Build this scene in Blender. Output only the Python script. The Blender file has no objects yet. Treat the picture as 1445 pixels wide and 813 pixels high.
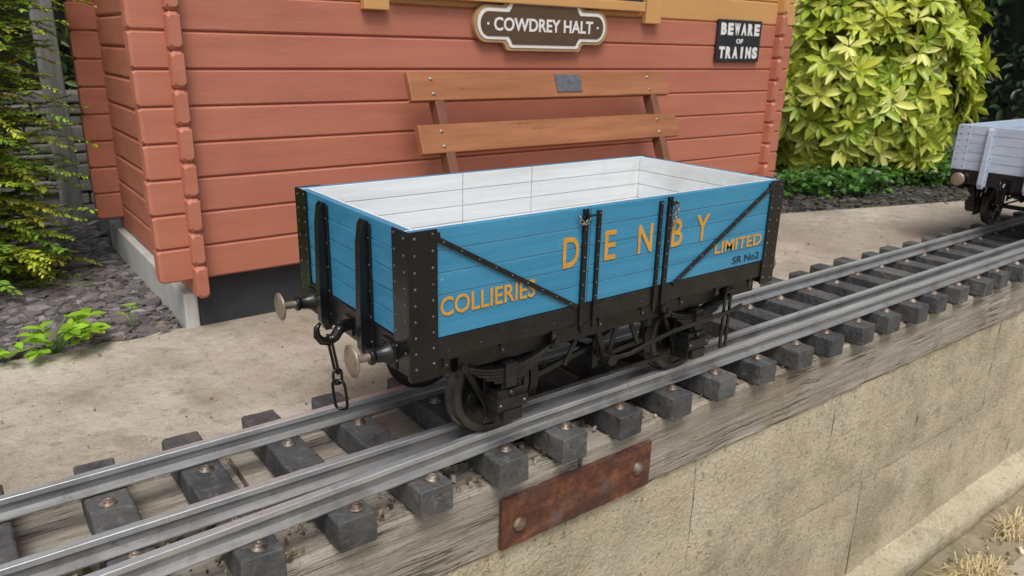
import bpy, math, random
import numpy as np
from math import sin, cos, pi, radians
from mathutils import Vector, Matrix
random.seed(7); RNG=np.random.default_rng(11)
scene=bpy.context.scene
COL=scene.collection

# ------------------------------------------------------------------ materials
def new_mat(name):
    m=bpy.data.materials.new(name); m.use_nodes=True
    nt=m.node_tree; b=nt.nodes["Principled BSDF"]
    return m,nt,b
def N(nt,t,**k):
    n=nt.nodes.new(t)
    for a,v in k.items(): setattr(n,a,v)
    return n
def c4(c): return (c[0],c[1],c[2],1)
def tex(nt,scale=(1,1,1)):
    tc=N(nt,"ShaderNodeTexCoord"); mp=N(nt,"ShaderNodeMapping")
    mp.inputs["Scale"].default_value=scale
    nt.links.new(tc.outputs["Object"],mp.inputs["Vector"]); return mp.outputs[0]
def noise(nt,vec,scale,detail=5,rough=.6):
    n=N(nt,"ShaderNodeTexNoise"); n.inputs["Scale"].default_value=scale
    n.inputs["Detail"].default_value=detail; n.inputs["Roughness"].default_value=rough
    nt.links.new(vec,n.inputs["Vector"]); return n.outputs["Fac"]
def ramp(nt,fac,stops):
    r=N(nt,"ShaderNodeValToRGB"); e=r.color_ramp.elements
    while len(e)<len(stops): e.new(.5)
    for i,(p,c) in enumerate(stops):
        e[i].position=p; e[i].color=c4(c) if len(c)==3 else c
    nt.links.new(fac,r.inputs[0]); return r.outputs[0]
def mixc(nt,fac,a,b,mode="MIX"):
    m=N(nt,"ShaderNodeMix",data_type="RGBA",blend_type=mode)
    if isinstance(fac,(int,float)): m.inputs[0].default_value=fac
    else: nt.links.new(fac,m.inputs[0])
    for v,i in ((a,6),(b,7)):
        if isinstance(v,tuple): m.inputs[i].default_value=c4(v)
        else: nt.links.new(v,m.inputs[i])
    return m.outputs[2]
def bump(nt,b,h,strength,dist=.01):
    n=N(nt,"ShaderNodeBump"); n.inputs["Strength"].default_value=strength; n.inputs["Distance"].default_value=dist
    nt.links.new(h,n.inputs["Height"]); nt.links.new(n.outputs[0],b.inputs["Normal"])
def simple(name,c1,c2,scale=20,rough=.6,metal=0,bs=.2,bd=.002,stretch=(1,1,1),lo=.35,hi=.7,extra=None,spec=.5,rvar=.0,bscale=None,objvar=0):
    m,nt,b=new_mat(name)
    v=tex(nt,stretch)
    if objvar:
        oi=N(nt,"ShaderNodeObjectInfo"); va=N(nt,"ShaderNodeVectorMath",operation="SCALE"); va.inputs[0].default_value=(7.3,3.1,5.7)
        nt.links.new(oi.outputs["Random"],va.inputs["Scale"]); vb=N(nt,"ShaderNodeVectorMath",operation="ADD")
        nt.links.new(v,vb.inputs[0]); nt.links.new(va.outputs[0],vb.inputs[1]); v=vb.outputs[0]
    f=noise(nt,v,scale)
    col=ramp(nt,f,[(lo,c1),(hi,c2)])
    if extra:
        for ex in extra:
            es,ec,p0,p1,amt=ex[:5]
            v2=v if objvar else tex(nt,ex[5] if len(ex)>5 else (1,1,1)); f2=noise(nt,v2,es,6,.65)
            k=ramp(nt,f2,[(p0,(0,0,0)),(p1,(amt,amt,amt))])
            col=mixc(nt,k,col,ec)
    if objvar:
        br=N(nt,"ShaderNodeMapRange"); br.inputs["To Min"].default_value=1-objvar; br.inputs["To Max"].default_value=1+objvar
        nt.links.new(oi.outputs["Random"],br.inputs["Value"]); sc=N(nt,"ShaderNodeVectorMath",operation="SCALE")
        nt.links.new(col,sc.inputs[0]); nt.links.new(br.outputs[0],sc.inputs["Scale"]); col=sc.outputs[0]
    nt.links.new(col,b.inputs["Base Color"])
    b.inputs["Roughness"].default_value=rough; b.inputs["Metallic"].default_value=metal
    b.inputs["Specular IOR Level"].default_value=spec
    if rvar:
        fr=noise(nt,tex(nt),scale*.7+3,5)
        rr=ramp(nt,fr,[(.3,(rough-rvar,)*3),(.7,(rough+rvar,)*3)])
        nt.links.new(rr,b.inputs["Roughness"])
    if bs:
        hb=noise(nt,v,bscale or scale*2.5,6,.65)
        bump(nt,b,hb,bs,bd)
    return m

M_red=simple("terracotta_paint",(.41,.138,.083),(.475,.170,.104),6,.6,0,.35,.002,(.35,1,3),extra=[(2.2,(.345,.108,.065),.5,.75,.55),(30,(.3,.11,.07),.66,.8,.5),(5,(.52,.22,.15),.56,.75,.3,(.5,1,5))],bscale=45)
M_och=simple("ochre_paint",(.55,.29,.10),(.62,.34,.125),6,.6,0,.3,.002,(.35,1,3),extra=[(3,(.45,.22,.07),.5,.75,.5)],bscale=45)
M_blue=simple("blue_paint",(.030,.205,.350),(.050,.258,.420),9,.38,0,.55,.0014,(.25,1,5),extra=[(14,(.02,.14,.27),.57,.8,.5),(70,(.30,.48,.58),.66,.76,.55),(3,(.07,.27,.42),.5,.7,.5),(6,(.02,.16,.30),.56,.7,.4,(.3,1,7))],bscale=60,rvar=.08)
M_white=simple("white_plank_paint",(.60,.62,.625),(.72,.735,.735),9,.6,0,.4,.0012,(.25,1,5),extra=[(8,(.46,.45,.40),.52,.76,.55),(60,(.2,.18,.15),.70,.8,.6),(5,(.50,.48,.42),.50,.7,.55,(.4,1,4))],bscale=60)
M_gap=simple("pale_plank_joint",(.30,.42,.50),(.42,.52,.58),30,.7,0,0)
M_greygap=simple("grey_plank_joint",(.12,.14,.18),(.17,.19,.23),30,.8,0,0)
M_grey=simple("pale_grey_plank_paint",(.38,.44,.53),(.47,.53,.62),9,.5,0,.4,.0012,(.25,1,5),extra=[(10,(.28,.31,.35),.52,.75,.55)],bscale=60)
M_black=simple("black_gloss_paint",(.004,.004,.005),(.009,.009,.010),25,.20,0,.4,.001,extra=[(18,(.028,.024,.02),.62,.82,.3)],rvar=.07)
M_rivet=simple("worn_rivet",(.035,.035,.035),(.15,.145,.14),90,.28,.5,0)
M_under=simple("dusty_black_iron",(.005,.005,.005),(.014,.013,.012),18,.34,0,.5,.0015,extra=[(22,(.07,.058,.043),.57,.8,.4),(6,(.035,.031,.026),.52,.75,.35)],rvar=.12)
M_tyre=simple("worn_steel_tyre",(.035,.032,.03),(.08,.072,.063),30,.4,.5,.2,.0005)
M_gold=simple("gold_lettering",(.53,.255,.030),(.62,.33,.055),30,.5,0,.1,.0005,extra=[(55,(.15,.2,.18),.60,.75,.5)])
M_let=simple("dark_lettering",(.012,.02,.03),(.02,.03,.04),30,.5,0,0)
M_brass=simple("tarnished_buffer_steel",(.30,.235,.17),(.42,.35,.27),40,.42,.6,.2,.0006,extra=[(25,(.12,.07,.04),.50,.70,.7),(9,(.2,.16,.12),.5,.7,.5)])
M_chain=simple("chain_steel",(.25,.23,.2),(.4,.38,.34),60,.4,.8,0)
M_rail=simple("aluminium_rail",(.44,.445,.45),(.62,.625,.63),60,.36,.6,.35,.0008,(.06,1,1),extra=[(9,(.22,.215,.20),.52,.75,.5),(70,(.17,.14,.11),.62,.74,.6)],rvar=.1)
M_railw=simple("shaded_weathered_rail_web",(.24,.238,.23),(.37,.365,.355),40,.45,.5,.5,.001,(.08,1,2.5),extra=[(9,(.11,.095,.08),.48,.70,.65),(60,(.10,.08,.06),.6,.72,.6)],rvar=.1)  # rail sides below the head: dirt plus shade between the rails, darkened in the colour
M_sleep=simple("dark_plastic_sleeper",(.038,.039,.041),(.085,.086,.088),14,.62,0,1,.006,extra=[(55,(.20,.185,.16),.54,.72,.6),(5,(.15,.14,.12),.46,.70,.6),(120,(.01,.01,.012),.6,.7,.8),(9,(.10,.075,.05),.58,.7,.5)],rvar=.1,bscale=38,objvar=.22)
M_bolt=simple("zinc_screw",(.16,.135,.11),(.32,.28,.24),80,.5,.6,.2,.0006,extra=[(50,(.12,.05,.022),.44,.62,.9)],objvar=.2)
M_conc=simple("worn_concrete",(.36,.305,.24),(.51,.45,.37),3.2,.85,0,1,.008,extra=[(1.3,(.25,.20,.15),.43,.62,.85),(5,(.30,.245,.18),.5,.60,.55),(9,(.22,.18,.135),.54,.68,.65),(28,(.19,.16,.12),.55,.68,.6),(90,(.13,.11,.085),.59,.69,.65),(140,(.68,.62,.53),.61,.71,.65)],bscale=38)
M_path=simple("dry_paving",(.30,.255,.18),(.46,.40,.30),5,.9,0,1,.006,extra=[(4,(.17,.15,.085),.5,.68,.6),(30,(.17,.14,.09),.55,.7,.6)],bscale=35)
M_verge=simple("dry_verge",(.22,.175,.11),(.36,.30,.2),12,.95,0,1,.01,extra=[(5,(.13,.13,.055),.5,.68,.6)],bscale=40)
M_kerb=simple("pale_concrete",(.40,.39,.36),(.50,.49,.46),8,.85,0,.6,.003,extra=[(12,(.25,.25,.2),.5,.8,.5)],bscale=60)
M_plinth=simple("dark_plinth_paint",(.022,.024,.028),(.04,.042,.046),8,.7,0,.3,.002)
M_soil=simple("dark_soil",(.035,.027,.020),(.085,.066,.047),14,.95,0,1,.01,extra=[(6,(.05,.065,.02),.55,.75,.6)],bscale=40)
M_gnd=simple("slate_soil",(.045,.041,.040),(.08,.075,.07),12,.9,0,1,.01,bscale=40)
M_sign_w=simple("sign_white",(.72,.70,.66),(.78,.76,.72),30,.45,0,0)
M_sign_b=simple("sign_brown",(.085,.048,.024),(.10,.058,.03),20,.4,0,0)
M_sign_t=simple("sign_tan_edge",(.36,.22,.10),(.42,.27,.13),20,.5,0,.1)
M_sign_k=simple("sign_black",(.012,.013,.016),(.022,.023,.026),20,.45,0,.1)
M_plaque=simple("tarnished_plaque",(.15,.15,.16),(.24,.24,.25),40,.4,.7,.1)
M_stone=simple("garden_stone",(.11,.105,.09),(.20,.185,.16),9,.9,0,.8,.006,extra=[(5,(.05,.07,.025),.45,.7,.7)])
M_glass=simple("window_glass",(.02,.025,.03),(.03,.035,.04),5,.08,0,0)
M_felt=simple("roof_felt",(.05,.05,.05),(.08,.08,.08),40,.9,0,.5)
M_bark=simple("bark",(.06,.045,.03),(.12,.09,.06),30,.9,0,.8,.004)
M_post=simple("grey_post_timber",(.17,.17,.155),(.31,.30,.27),14,.85,0,.6,.003,(3,3,.3))
M_straw=simple("dry_grass",(.45,.35,.18),(.66,.54,.32),30,.8,0,0)
M_stem=simple("green_stem",(.12,.22,.04),(.16,.28,.05),20,.6,0,0)

def wood(name,c1,c2,c3,stretch,sc,bs=.8,bd=.004,moss=None,rough=.8,cracks=False):
    m,nt,b=new_mat(name); v=tex(nt,stretch)
    f=noise(nt,v,sc,8,.7)
    col=ramp(nt,f,[(.28,c1),(.5,c2),(.72,c3)])
    f2=noise(nt,tex(nt),3.5,6,.6)
    col=mixc(nt,ramp(nt,f2,[(.5,(0,0,0)),(.75,(.55,.55,.55))]),col,(c1[0]*1.1,c1[1]*1.1,c1[2]*1.1))
    f3=noise(nt,v,sc*3,4,.7)
    cr=ramp(nt,f3,[(.28,(.7,.7,.7)),(.36,(0,0,0))])
    col=mixc(nt,cr,col,(c1[0]*.4,c1[1]*.4,c1[2]*.4))
    hsum=f
    if cracks:
        v6=tex(nt,(.7,22,22)); f6=noise(nt,v6,2.2,3,.55)
        ck=ramp(nt,f6,[(.482,(0,0,0)),(.497,(.8,.8,.8)),(.503,(.8,.8,.8)),(.518,(0,0,0))])
        gate=noise(nt,tex(nt,(1,3,3)),4,3,.5); gk=ramp(nt,gate,[(.47,(0,0,0)),(.60,(1,1,1))])
        mm=N(nt,"ShaderNodeMix",data_type="RGBA",blend_type="MULTIPLY"); mm.inputs[0].default_value=1
        nt.links.new(ck,mm.inputs[6]); nt.links.new(gk,mm.inputs[7])
        col=mixc(nt,mm.outputs[2],col,(c1[0]*.25,c1[1]*.23,c1[2]*.2))
        inv=N(nt,"ShaderNodeMath",operation="MULTIPLY_ADD"); nt.links.new(mm.outputs[2],inv.inputs[0]); inv.inputs[1].default_value=-1.6; nt.links.new(f,inv.inputs[2])
        hsum=inv.outputs[0]
        f8=noise(nt,tex(nt),70,4,.7); col=mixc(nt,ramp(nt,f8,[(.58,(0,0,0)),(.7,(.5,.5,.5))]),col,(.09,.075,.05))
        f9=noise(nt,tex(nt,(1,1,1)),2.1,4,.6); col=mixc(nt,ramp(nt,f9,[(.5,(0,0,0)),(.7,(.5,.5,.5))]),col,(.20,.145,.085))
    if moss:
        f4=noise(nt,tex(nt),11,6,.7)
        col=mixc(nt,ramp(nt,f4,[(.56,(0,0,0)),(.7,(.65,.65,.65))]),col,moss)
    nt.links.new(col,b.inputs["Base Color"]); b.inputs["Roughness"].default_value=rough
    ad=N(nt,"ShaderNodeMath",operation="ADD"); nt.links.new(hsum,ad.inputs[0]); nt.links.new(f3,ad.inputs[1])
    bump(nt,b,ad.outputs[0],bs,bd); return m
M_beam=wood("weathered_timber",(.16,.135,.105),(.30,.265,.215),(.45,.405,.34),(.9,12,12),3.0,.9,.006,moss=(.12,.105,.06),cracks=True)
M_bench=wood("varnished_bench_slat",(.20,.072,.028),(.30,.115,.044),(.39,.165,.072),(.8,9,9),2.2,.25,.001,rough=.42)
M_bleg=wood("bench_frame_timber",(.10,.035,.018),(.16,.06,.03),(.22,.09,.045),(9,9,.8),2.2,.3,.001,rough=.55)

m,nt,b=new_mat("rusty_plate"); v=tex(nt)
f=noise(nt,v,26,10,.72); col=ramp(nt,f,[(.3,(.035,.013,.008)),(.5,(.12,.038,.016)),(.68,(.27,.095,.035)),(.8,(.07,.045,.035))])
f2=noise(nt,tex(nt,(1,1,3)),7,5); col=mixc(nt,ramp(nt,f2,[(.42,(0,0,0)),(.64,(.8,.8,.8))]),col,(.055,.022,.016))
f3=noise(nt,v,11,6,.7); col=mixc(nt,ramp(nt,f3,[(.54,(0,0,0)),(.68,(.65,.65,.65))]),col,(.15,.115,.095))
nt.links.new(col,b.inputs["Base Color"]); b.inputs["Roughness"].default_value=.85; bump(nt,b,f,1,.008); M_rust=m

m,nt,b=new_mat("sandy_block"); v=tex(nt)
f=noise(nt,v,4,8,.65); col=ramp(nt,f,[(.3,(.43,.355,.235)),(.55,(.54,.46,.32)),(.75,(.62,.54,.40))])
f2=noise(nt,v,1.7,7,.72); col=mixc(nt,ramp(nt,f2,[(.47,(0,0,0)),(.62,(.6,.6,.6))]),col,(.27,.22,.135))
f5=noise(nt,tex(nt,(1,1,1.6)),3.6,7,.75); col=mixc(nt,ramp(nt,f5,[(.52,(0,0,0)),(.66,(.55,.55,.55))]),col,(.19,.175,.09))
f6=noise(nt,v,13,6,.75); col=mixc(nt,ramp(nt,f6,[(.54,(0,0,0)),(.66,(.5,.5,.5))]),col,(.19,.165,.095))
f3=noise(nt,v,60,4,.75); gate=noise(nt,v,6,4,.6)
mg=N(nt,"ShaderNodeMath",operation="MULTIPLY"); nt.links.new(ramp(nt,f3,[(.54,(0,0,0)),(.64,(.8,.8,.8))]),mg.inputs[0]); nt.links.new(ramp(nt,gate,[(.35,(.35,.35,.35)),(.6,(1,1,1))]),mg.inputs[1])
col=mixc(nt,mg.outputs[0],col,(.14,.12,.07))
f4=noise(nt,v,85,3,.7); mg2=N(nt,"ShaderNodeMath",operation="MULTIPLY"); nt.links.new(ramp(nt,f4,[(.59,(0,0,0)),(.67,(.65,.65,.65))]),mg2.inputs[0]); nt.links.new(ramp(nt,gate,[(.4,(1,1,1)),(.65,(.3,.3,.3))]),mg2.inputs[1])
col=mixc(nt,mg2.outputs[0],col,(.76,.70,.56))
nt.links.new(col,b.inputs["Base Color"]); b.inputs["Roughness"].default_value=.95
hm=N(nt,"ShaderNodeMath",operation="SUBTRACT"); nt.links.new(noise(nt,v,60,5,.75),hm.inputs[0]); nt.links.new(f3,hm.inputs[1])
hm2=N(nt,"ShaderNodeMath",operation="ADD"); nt.links.new(hm.outputs[0],hm2.inputs[0]); nt.links.new(f4,hm2.inputs[1])
bump(nt,b,hm2.outputs[0],1,.010); M_block=m

def leafmat(name,rough=.45,transl=.25):
    m,nt,b=new_mat(name)
    a=N(nt,"ShaderNodeAttribute"); a.attribute_name="tint"
    nt.links.new(a.outputs["Color"],b.inputs["Base Color"]); b.inputs["Roughness"].default_value=rough
    if transl:
        t=N(nt,"ShaderNodeBsdfTranslucent"); nt.links.new(a.outputs["Color"],t.inputs[0])
        mx=N(nt,"ShaderNodeMixShader"); mx.inputs[0].default_value=transl
        nt.links.new(b.outputs[0],mx.inputs[1]); nt.links.new(t.outputs[0],mx.inputs[2])
        nt.links.new(mx.outputs[0],nt.nodes["Material Output"].inputs[0])
    return m
M_leaf=leafmat("leaf",.32,.28); 
M_chip=leafmat("slate_chip",.5,0)
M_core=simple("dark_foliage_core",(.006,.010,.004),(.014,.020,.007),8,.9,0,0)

# ------------------------------------------------------------------ mesh builder
class MB:
    def __init__(s): s.v=[]; s.f=[]; s.mi=[]; s.sm=[]
    def add(s,vs,fs,mi=0,sm=False):
        o=len(s.v); s.v+= [tuple(x) for x in vs]
        for f in fs: s.f.append(tuple(i+o for i in f)); s.mi.append(mi); s.sm.append(sm)
    def box(s,a,b,mi=0):
        x0,x1=sorted((a[0],b[0]));y0,y1=sorted((a[1],b[1]));z0,z1=sorted((a[2],b[2]))
        s.add([(x,y,z) for x in(x0,x1) for y in(y0,y1) for z in(z0,z1)],[(0,1,3,2),(4,6,7,5),(0,4,5,1),(2,3,7,6),(0,2,6,4),(1,5,7,3)],mi)
    def bar(s,p0,p1,w,t,up,mi=0):
        p0=Vector(p0);p1=Vector(p1);d=(p1-p0).normalized();u=Vector(up);sd=d.cross(u).normalized();u=sd.cross(d)
        vs=[p+sd*a*w/2+u*c*t/2 for p in(p0,p1) for a in(-1,1) for c in(-1,1)]
        s.add(vs,[(0,1,3,2),(4,6,7,5),(0,4,5,1),(2,3,7,6),(0,2,6,4),(1,5,7,3)],mi)
    def cyl(s,p0,p1,r0,r1=None,n=16,mi=0,caps=True):
        r1=r0 if r1 is None else r1
        p0=Vector(p0);p1=Vector(p1);d=(p1-p0).normalized()
        a=d.orthogonal().normalized();c=d.cross(a)
        vs=[p0+(a*cos(2*pi*i/n)+c*sin(2*pi*i/n))*r0 for i in range(n)]+[p1+(a*cos(2*pi*i/n)+c*sin(2*pi*i/n))*r1 for i in range(n)]
        s.add(vs,[(i,(i+1)%n,n+(i+1)%n,n+i) for i in range(n)],mi,True)
        if caps: s.add(vs,[tuple(range(n))[::-1],tuple(range(n,2*n))],mi)
    def lathe(s,c,ax,prof,n=28,mi=0):
        c=Vector(c);ax=Vector(ax).normalized();a=ax.orthogonal().normalized();e=ax.cross(a);k=len(prof);vs=[]
        for i in range(n):
            t=2*pi*i/n
            for r,h in prof: vs.append(c+ax*h+(a*cos(t)+e*sin(t))*r)
        fs=[]
        for i in range(n):
            j=(i+1)%n
            for q in range(k-1): fs.append((i*k+q,j*k+q,j*k+q+1,i*k+q+1))
        s.add(vs,fs,mi,True)
    def dome(s,c,nrm,r,mi=0,h=.6):
        s.lathe(c,nrm,[(r,0),(r*.8,r*h*.6),(r*.35,r*h),(0.0001,r*h*1.05)],7,mi)
    def tube(s,path,r,n=8,closed=False,mi=0):
        P=[Vector(p) for p in path];k=len(P);vs=[];prev=None
        for i in range(k):
            if closed: d=(P[(i+1)%k]-P[i-1])
            else: d=P[min(i+1,k-1)]-P[max(i-1,0)]
            d.normalize()
            if prev is None: a=d.orthogonal().normalized()
            else: a=(prev-d*prev.dot(d)).normalized()
            prev=a;c=d.cross(a)
            rr=r[i] if isinstance(r,(list,tuple)) else r
            for j in range(n): vs.append(P[i]+(a*cos(2*pi*j/n)+c*sin(2*pi*j/n))*rr)
        fs=[]
        for i in range(k if closed else k-1):
            i2=(i+1)%k
            for j in range(n): fs.append((i*n+j,i*n+(j+1)%n,i2*n+(j+1)%n,i2*n+j))
        if not closed: fs+= [tuple(range(n))[::-1],tuple(range((k-1)*n,k*n))]
        s.add(vs,fs,mi,True)
    def prism(s,poly,f0,f1,mi=0):
        n=len(poly); vs=[f0(*p) for p in poly]+[f1(*p) for p in poly]
        s.add(vs,[(i,(i+1)%n,n+(i+1)%n,n+i) for i in range(n)]+[tuple(range(n))[::-1],tuple(range(n,2*n))],mi)
    def obj(s,name,mats,parent=None,loc=(0,0,0),bevel=0,seg=2):
        me=bpy.data.meshes.new(name); me.from_pydata(s.v,[],s.f); me.update()
        if not isinstance(mats,(list,tuple)): mats=[mats]
        for m in mats: me.materials.append(m)
        me.polygons.foreach_set("material_index",s.mi); me.polygons.foreach_set("use_smooth",s.sm)
        o=bpy.data.objects.new(name,me); COL.objects.link(o); o.location=loc
        fixn(me)
        if parent: o.parent=parent
        if bevel:
            bm=o.modifiers.new("bevel","BEVEL"); bm.width=bevel; bm.segments=seg; bm.limit_method="ANGLE"; bm.angle_limit=radians(40)
        return o
import bmesh
def fixn(me):
    bm=bmesh.new(); bm.from_mesh(me); bmesh.ops.recalc_face_normals(bm,faces=bm.faces); bm.to_mesh(me); bm.free()
def tag(o,label,cat,group=None):
    o["label"]=label; o["category"]=cat
    if group: o["group"]=group
    return o
def empty(name,loc,label,cat,group=None):
    o=bpy.data.objects.new(name,None); COL.objects.link(o); o.location=loc; o.empty_display_size=.1
    tag(o,label,cat,group); return o
def empty_child(name,parent,loc):
    o=bpy.data.objects.new(name,None); COL.objects.link(o); o.location=loc; o.parent=parent; o.empty_display_size=.03; return o
def structure(o,label=None):
    o["kind"]="structure"
    if label: o["label"]=label; o["category"]=o.name.replace("_"," ")
    return o

def text_mesh(name,s,x0,x1,z0,z1,y,mat,parent=None,bold=.0,depth=.0006):
    cu=bpy.data.curves.new(name,"FONT"); cu.body=s; cu.size=1; cu.extrude=.02; cu.offset=bold; cu.resolution_u=4
    o=bpy.data.objects.new(name+"_t",cu); COL.objects.link(o)
    bpy.context.view_layer.update()
    dg=bpy.context.evaluated_depsgraph_get()
    me=bpy.data.meshes.new_from_object(o.evaluated_get(dg)); bpy.data.objects.remove(o)
    co=np.empty(len(me.vertices)*3); me.vertices.foreach_get("co",co); co=co.reshape(-1,3)
    mn=co.min(0);mx=co.max(0)
    out=np.empty_like(co)
    out[:,0]=x0+(co[:,0]-mn[0])/(mx[0]-mn[0])*(x1-x0)
    out[:,2]=z0+(co[:,1]-mn[1])/(mx[1]-mn[1])*(z1-z0)
    out[:,1]=y-(co[:,2]-mn[2])/(mx[2]-mn[2])*depth
    me.vertices.foreach_set("co",out.ravel()); me.update()
    me.name=name; me.materials.clear(); me.materials.append(mat)
    ob=bpy.data.objects.new(name,me); COL.objects.link(ob)
    if parent: ob.parent=parent
    return ob

# ------------------------------------------------------------------ leaves
def leaves(P,D,Nn,L,Wd,col,fold=.25,droop=.15):
    n=len(P); D=D/np.linalg.norm(D,axis=1,keepdims=True)
    S=np.cross(D,Nn); S/= (np.linalg.norm(S,axis=1,keepdims=True)+1e-9); U=np.cross(S,D)
    L=L[:,None];Wd=Wd[:,None]
    def pt(a,bb,c): return P+D*L*a+S*Wd*bb+U*(c*Wd)-U*(droop*L*a*a)
    V=np.stack([pt(0,0,0),pt(.33,.42,fold),pt(.68,.42,fold),pt(1,0,0),pt(.68,-.42,fold),pt(.33,-.42,fold),pt(.33,0,0),pt(.68,0,0)],1)
    tri=[(0,1,6),(2,3,7),(0,6,5),(7,3,4)]; quad=[(1,2,7,6),(6,7,4,5)]
    base=(np.arange(n)*8)
    faces=[]
    for t in tri: faces+= (base[:,None]+np.array(t)).tolist()
    for t in quad: faces+= (base[:,None]+np.array(t)).tolist()
    C=np.repeat(col,8,axis=0)
    return V.reshape(-1,3),faces,C
def leaf_obj(name,data,mat,parent=None,loc=(0,0,0)):
    V=np.concatenate([d[0] for d in data]); C=np.concatenate([d[2] for d in data]); F=[];o=0
    for d in data:
        F+= [tuple(i+o for i in f) for f in d[1]] if o else d[1]
        o+=len(d[0])
    me=bpy.data.meshes.new(name); me.from_pydata(V.tolist(),[],F); me.update()
    at=me.attributes.new("tint","FLOAT_COLOR","POINT")
    at.data.foreach_set("color",np.concatenate([C,np.ones((len(C),1))],1).ravel())
    me.materials.append(mat)
    me.polygons.foreach_set("use_smooth",[True]*len(me.polygons))
    ob=bpy.data.objects.new(name,me); COL.objects.link(ob); ob.location=loc
    if parent: ob.parent=parent
    return ob
def rnd_unit(n):
    a=RNG.normal(size=(n,3)); return a/np.linalg.norm(a,axis=1,keepdims=True)
def lumpy(c,r,seed,name,mat,parent,amp=.12,loc=(0,0,0)):
    bm=bmesh.new(); bmesh.ops.create_icosphere(bm,subdivisions=4,radius=1)
    rs=random.Random(seed); ph=[rs.uniform(0,6) for _ in range(6)]
    for v in bm.verts:
        p=v.co; k=1+amp*(sin(p.x*4+ph[0])*cos(p.y*5+ph[1])+.6*sin(p.z*7+ph[2])*sin(p.x*6+ph[3]))
        v.co=Vector((c[0]+p.x*r[0]*k,c[1]+p.y*r[1]*k,c[2]+p.z*r[2]*k))
    me=bpy.data.meshes.new(name); bm.to_mesh(me); bm.free(); me.materials.append(mat)
    o=bpy.data.objects.new(name,me); COL.objects.link(o); o.location=loc
    if parent:o.parent=parent
    return o

# ================================================================== SETTING
GZ=-.115
mb=MB(); xs=[-60,60]; prof=[(-60,-1.17),(.2,-1.17),(.2,-.18),(.46,-.18),(.47,GZ),(60,GZ)]
mb.add([(x,y,z) for x in xs for y,z in prof],[(i,i+1,len(prof)+i+1,len(prof)+i) for i in range(len(prof)-1)],0)
structure(mb.obj("ground",M_gnd),"dark slate and soil ground around the track")
mb=MB(); mb.box((-8,-14,-1.2),(16,-.02,-1.152)); structure(mb.obj("verge",M_verge),"dry tan soil at the foot of the wall")
mb=MB(); rs=random.Random(2)
edge=[(14,.62),(6,.72),(4.4,.90),(3.6,1.12),(2.95,1.31),(2.2,1.262),(1,1.258),(-.02,1.256)]
x=-.1
while x>-3: edge.append((x,1.262+rs.uniform(-.014,.012))); x-=.045
poly=[(-8,.455),(14,.455)]+edge+[(-8,1.27)]
mb.prism(poly,lambda x,y:(x,y,-.2),lambda x,y:(x,y,-.098)); structure(mb.obj("pavement",M_conc,bevel=.006),"tan worn concrete platform beside the track")
mb=MB(); nx=260; ny=6
vs=[];fs=[]
for i in range(nx+1):
    for j in range(ny+1):
        x=-3+15*i/nx;y=.15+.31*j/ny
        vs.append((x,y,-.150+.018*sin(x*23+y*40)*cos(x*9)+.008*random.uniform(-1,1)))
for i in range(nx):
    for j in range(ny): a=i*(ny+1)+j; fs.append((a,a+1,a+ny+2,a+ny+1))
mb.add(vs,fs,0,True); structure(mb.obj("track_bed",M_soil),"dark damp dirt between the track timbers")

wall=empty("retaining_wall",(0,.05,-1.17),"sandy concrete block retaining wall under the timber beam","wall")
mb=MB(); rs=random.Random(8)
for (zb_,zt_,off) in ((.50,-.272+1.17,.607),(.05,.4975,.607+.33)):
    x=off-.745*5
    while x<11:
        d=rs.uniform(-.001,.002); w_=rs.choice([.66,.60,.70])
        nx_=15; nz_=9; vs=[];fs=[]
        for i in range(nx_+1):
            for j in range(nz_+1):
                px=x+.0016+(w_-.0032)*i/nx_; pz=zb_+(zt_-zb_)*j/nz_
                e=.0028 if (i in(0,nx_) or j in (0,nz_)) else 0
                jx=rs.uniform(-.002,.002) if i in (0,nx_) else 0
                vs.append((px+jx,d+e+.0022*sin(px*13+pz*7)*sin(pz*17+px*3)+rs.uniform(-.0014,.0014),pz+(rs.uniform(-.002,.002) if j in (0,nz_) else 0)))
        for i in range(nx_):
            for j in range(nz_): a=i*(nz_+1)+j; fs.append((a,a+nz_+1,a+nz_+2,a+1))
        mb.add(vs,fs,0,True); x+=w_
mb.box((-3.1,.0052,.02),(11.5,.28,-.276+1.17))
mb.obj("block_course",M_block,wall)
mb=MB(); nseg=120; pr=[(.05,-.02),(-.10,-.02),(-.10,.085),(-.092,.098),(.05,.112)]
vs=[];fs=[]
for i in range(nseg+1):
    X_=-3+14*i/nseg
    for (yy,zz) in pr: vs.append((X_,yy+rs.uniform(-.006,.006)*(yy<0),zz+rs.uniform(-.004,.004)*(zz>0)))
for i in range(nseg):
    for j in range(4): a=i*5+j; fs.append((a,a+1,a+6,a+5))
mb.add(vs,fs,0,True); mb.obj("footing",M_block,wall)
rs=random.Random(4)
mb=MB(); xx=-1
while xx<8:
    w=rs.uniform(.4,.7); yy=-.22
    while yy>-2.5:
        d=rs.uniform(.3,.5); h=rs.uniform(-.006,.008)
        cx=xx+w/2; cy=yy-d/2; pp=[]
        for q in range(14):
            t=2*pi*q/14; sx=cos(t);sy=sin(t); k=1/max(abs(sx),abs(sy))**.8
            pp.append((cx+sx*k*w*.46*rs.uniform(.93,1.02),cy+sy*k*d*.46*rs.uniform(.93,1.02)))
        mb.prism(pp,lambda x,y:(x,y,-1.2),lambda x,y,h=h:(x,y,-1.145+h)); yy-=d
    xx+=w
structure(mb.obj("path",M_path,bevel=.008),"uneven dry stone paving at the foot of the wall")
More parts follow.
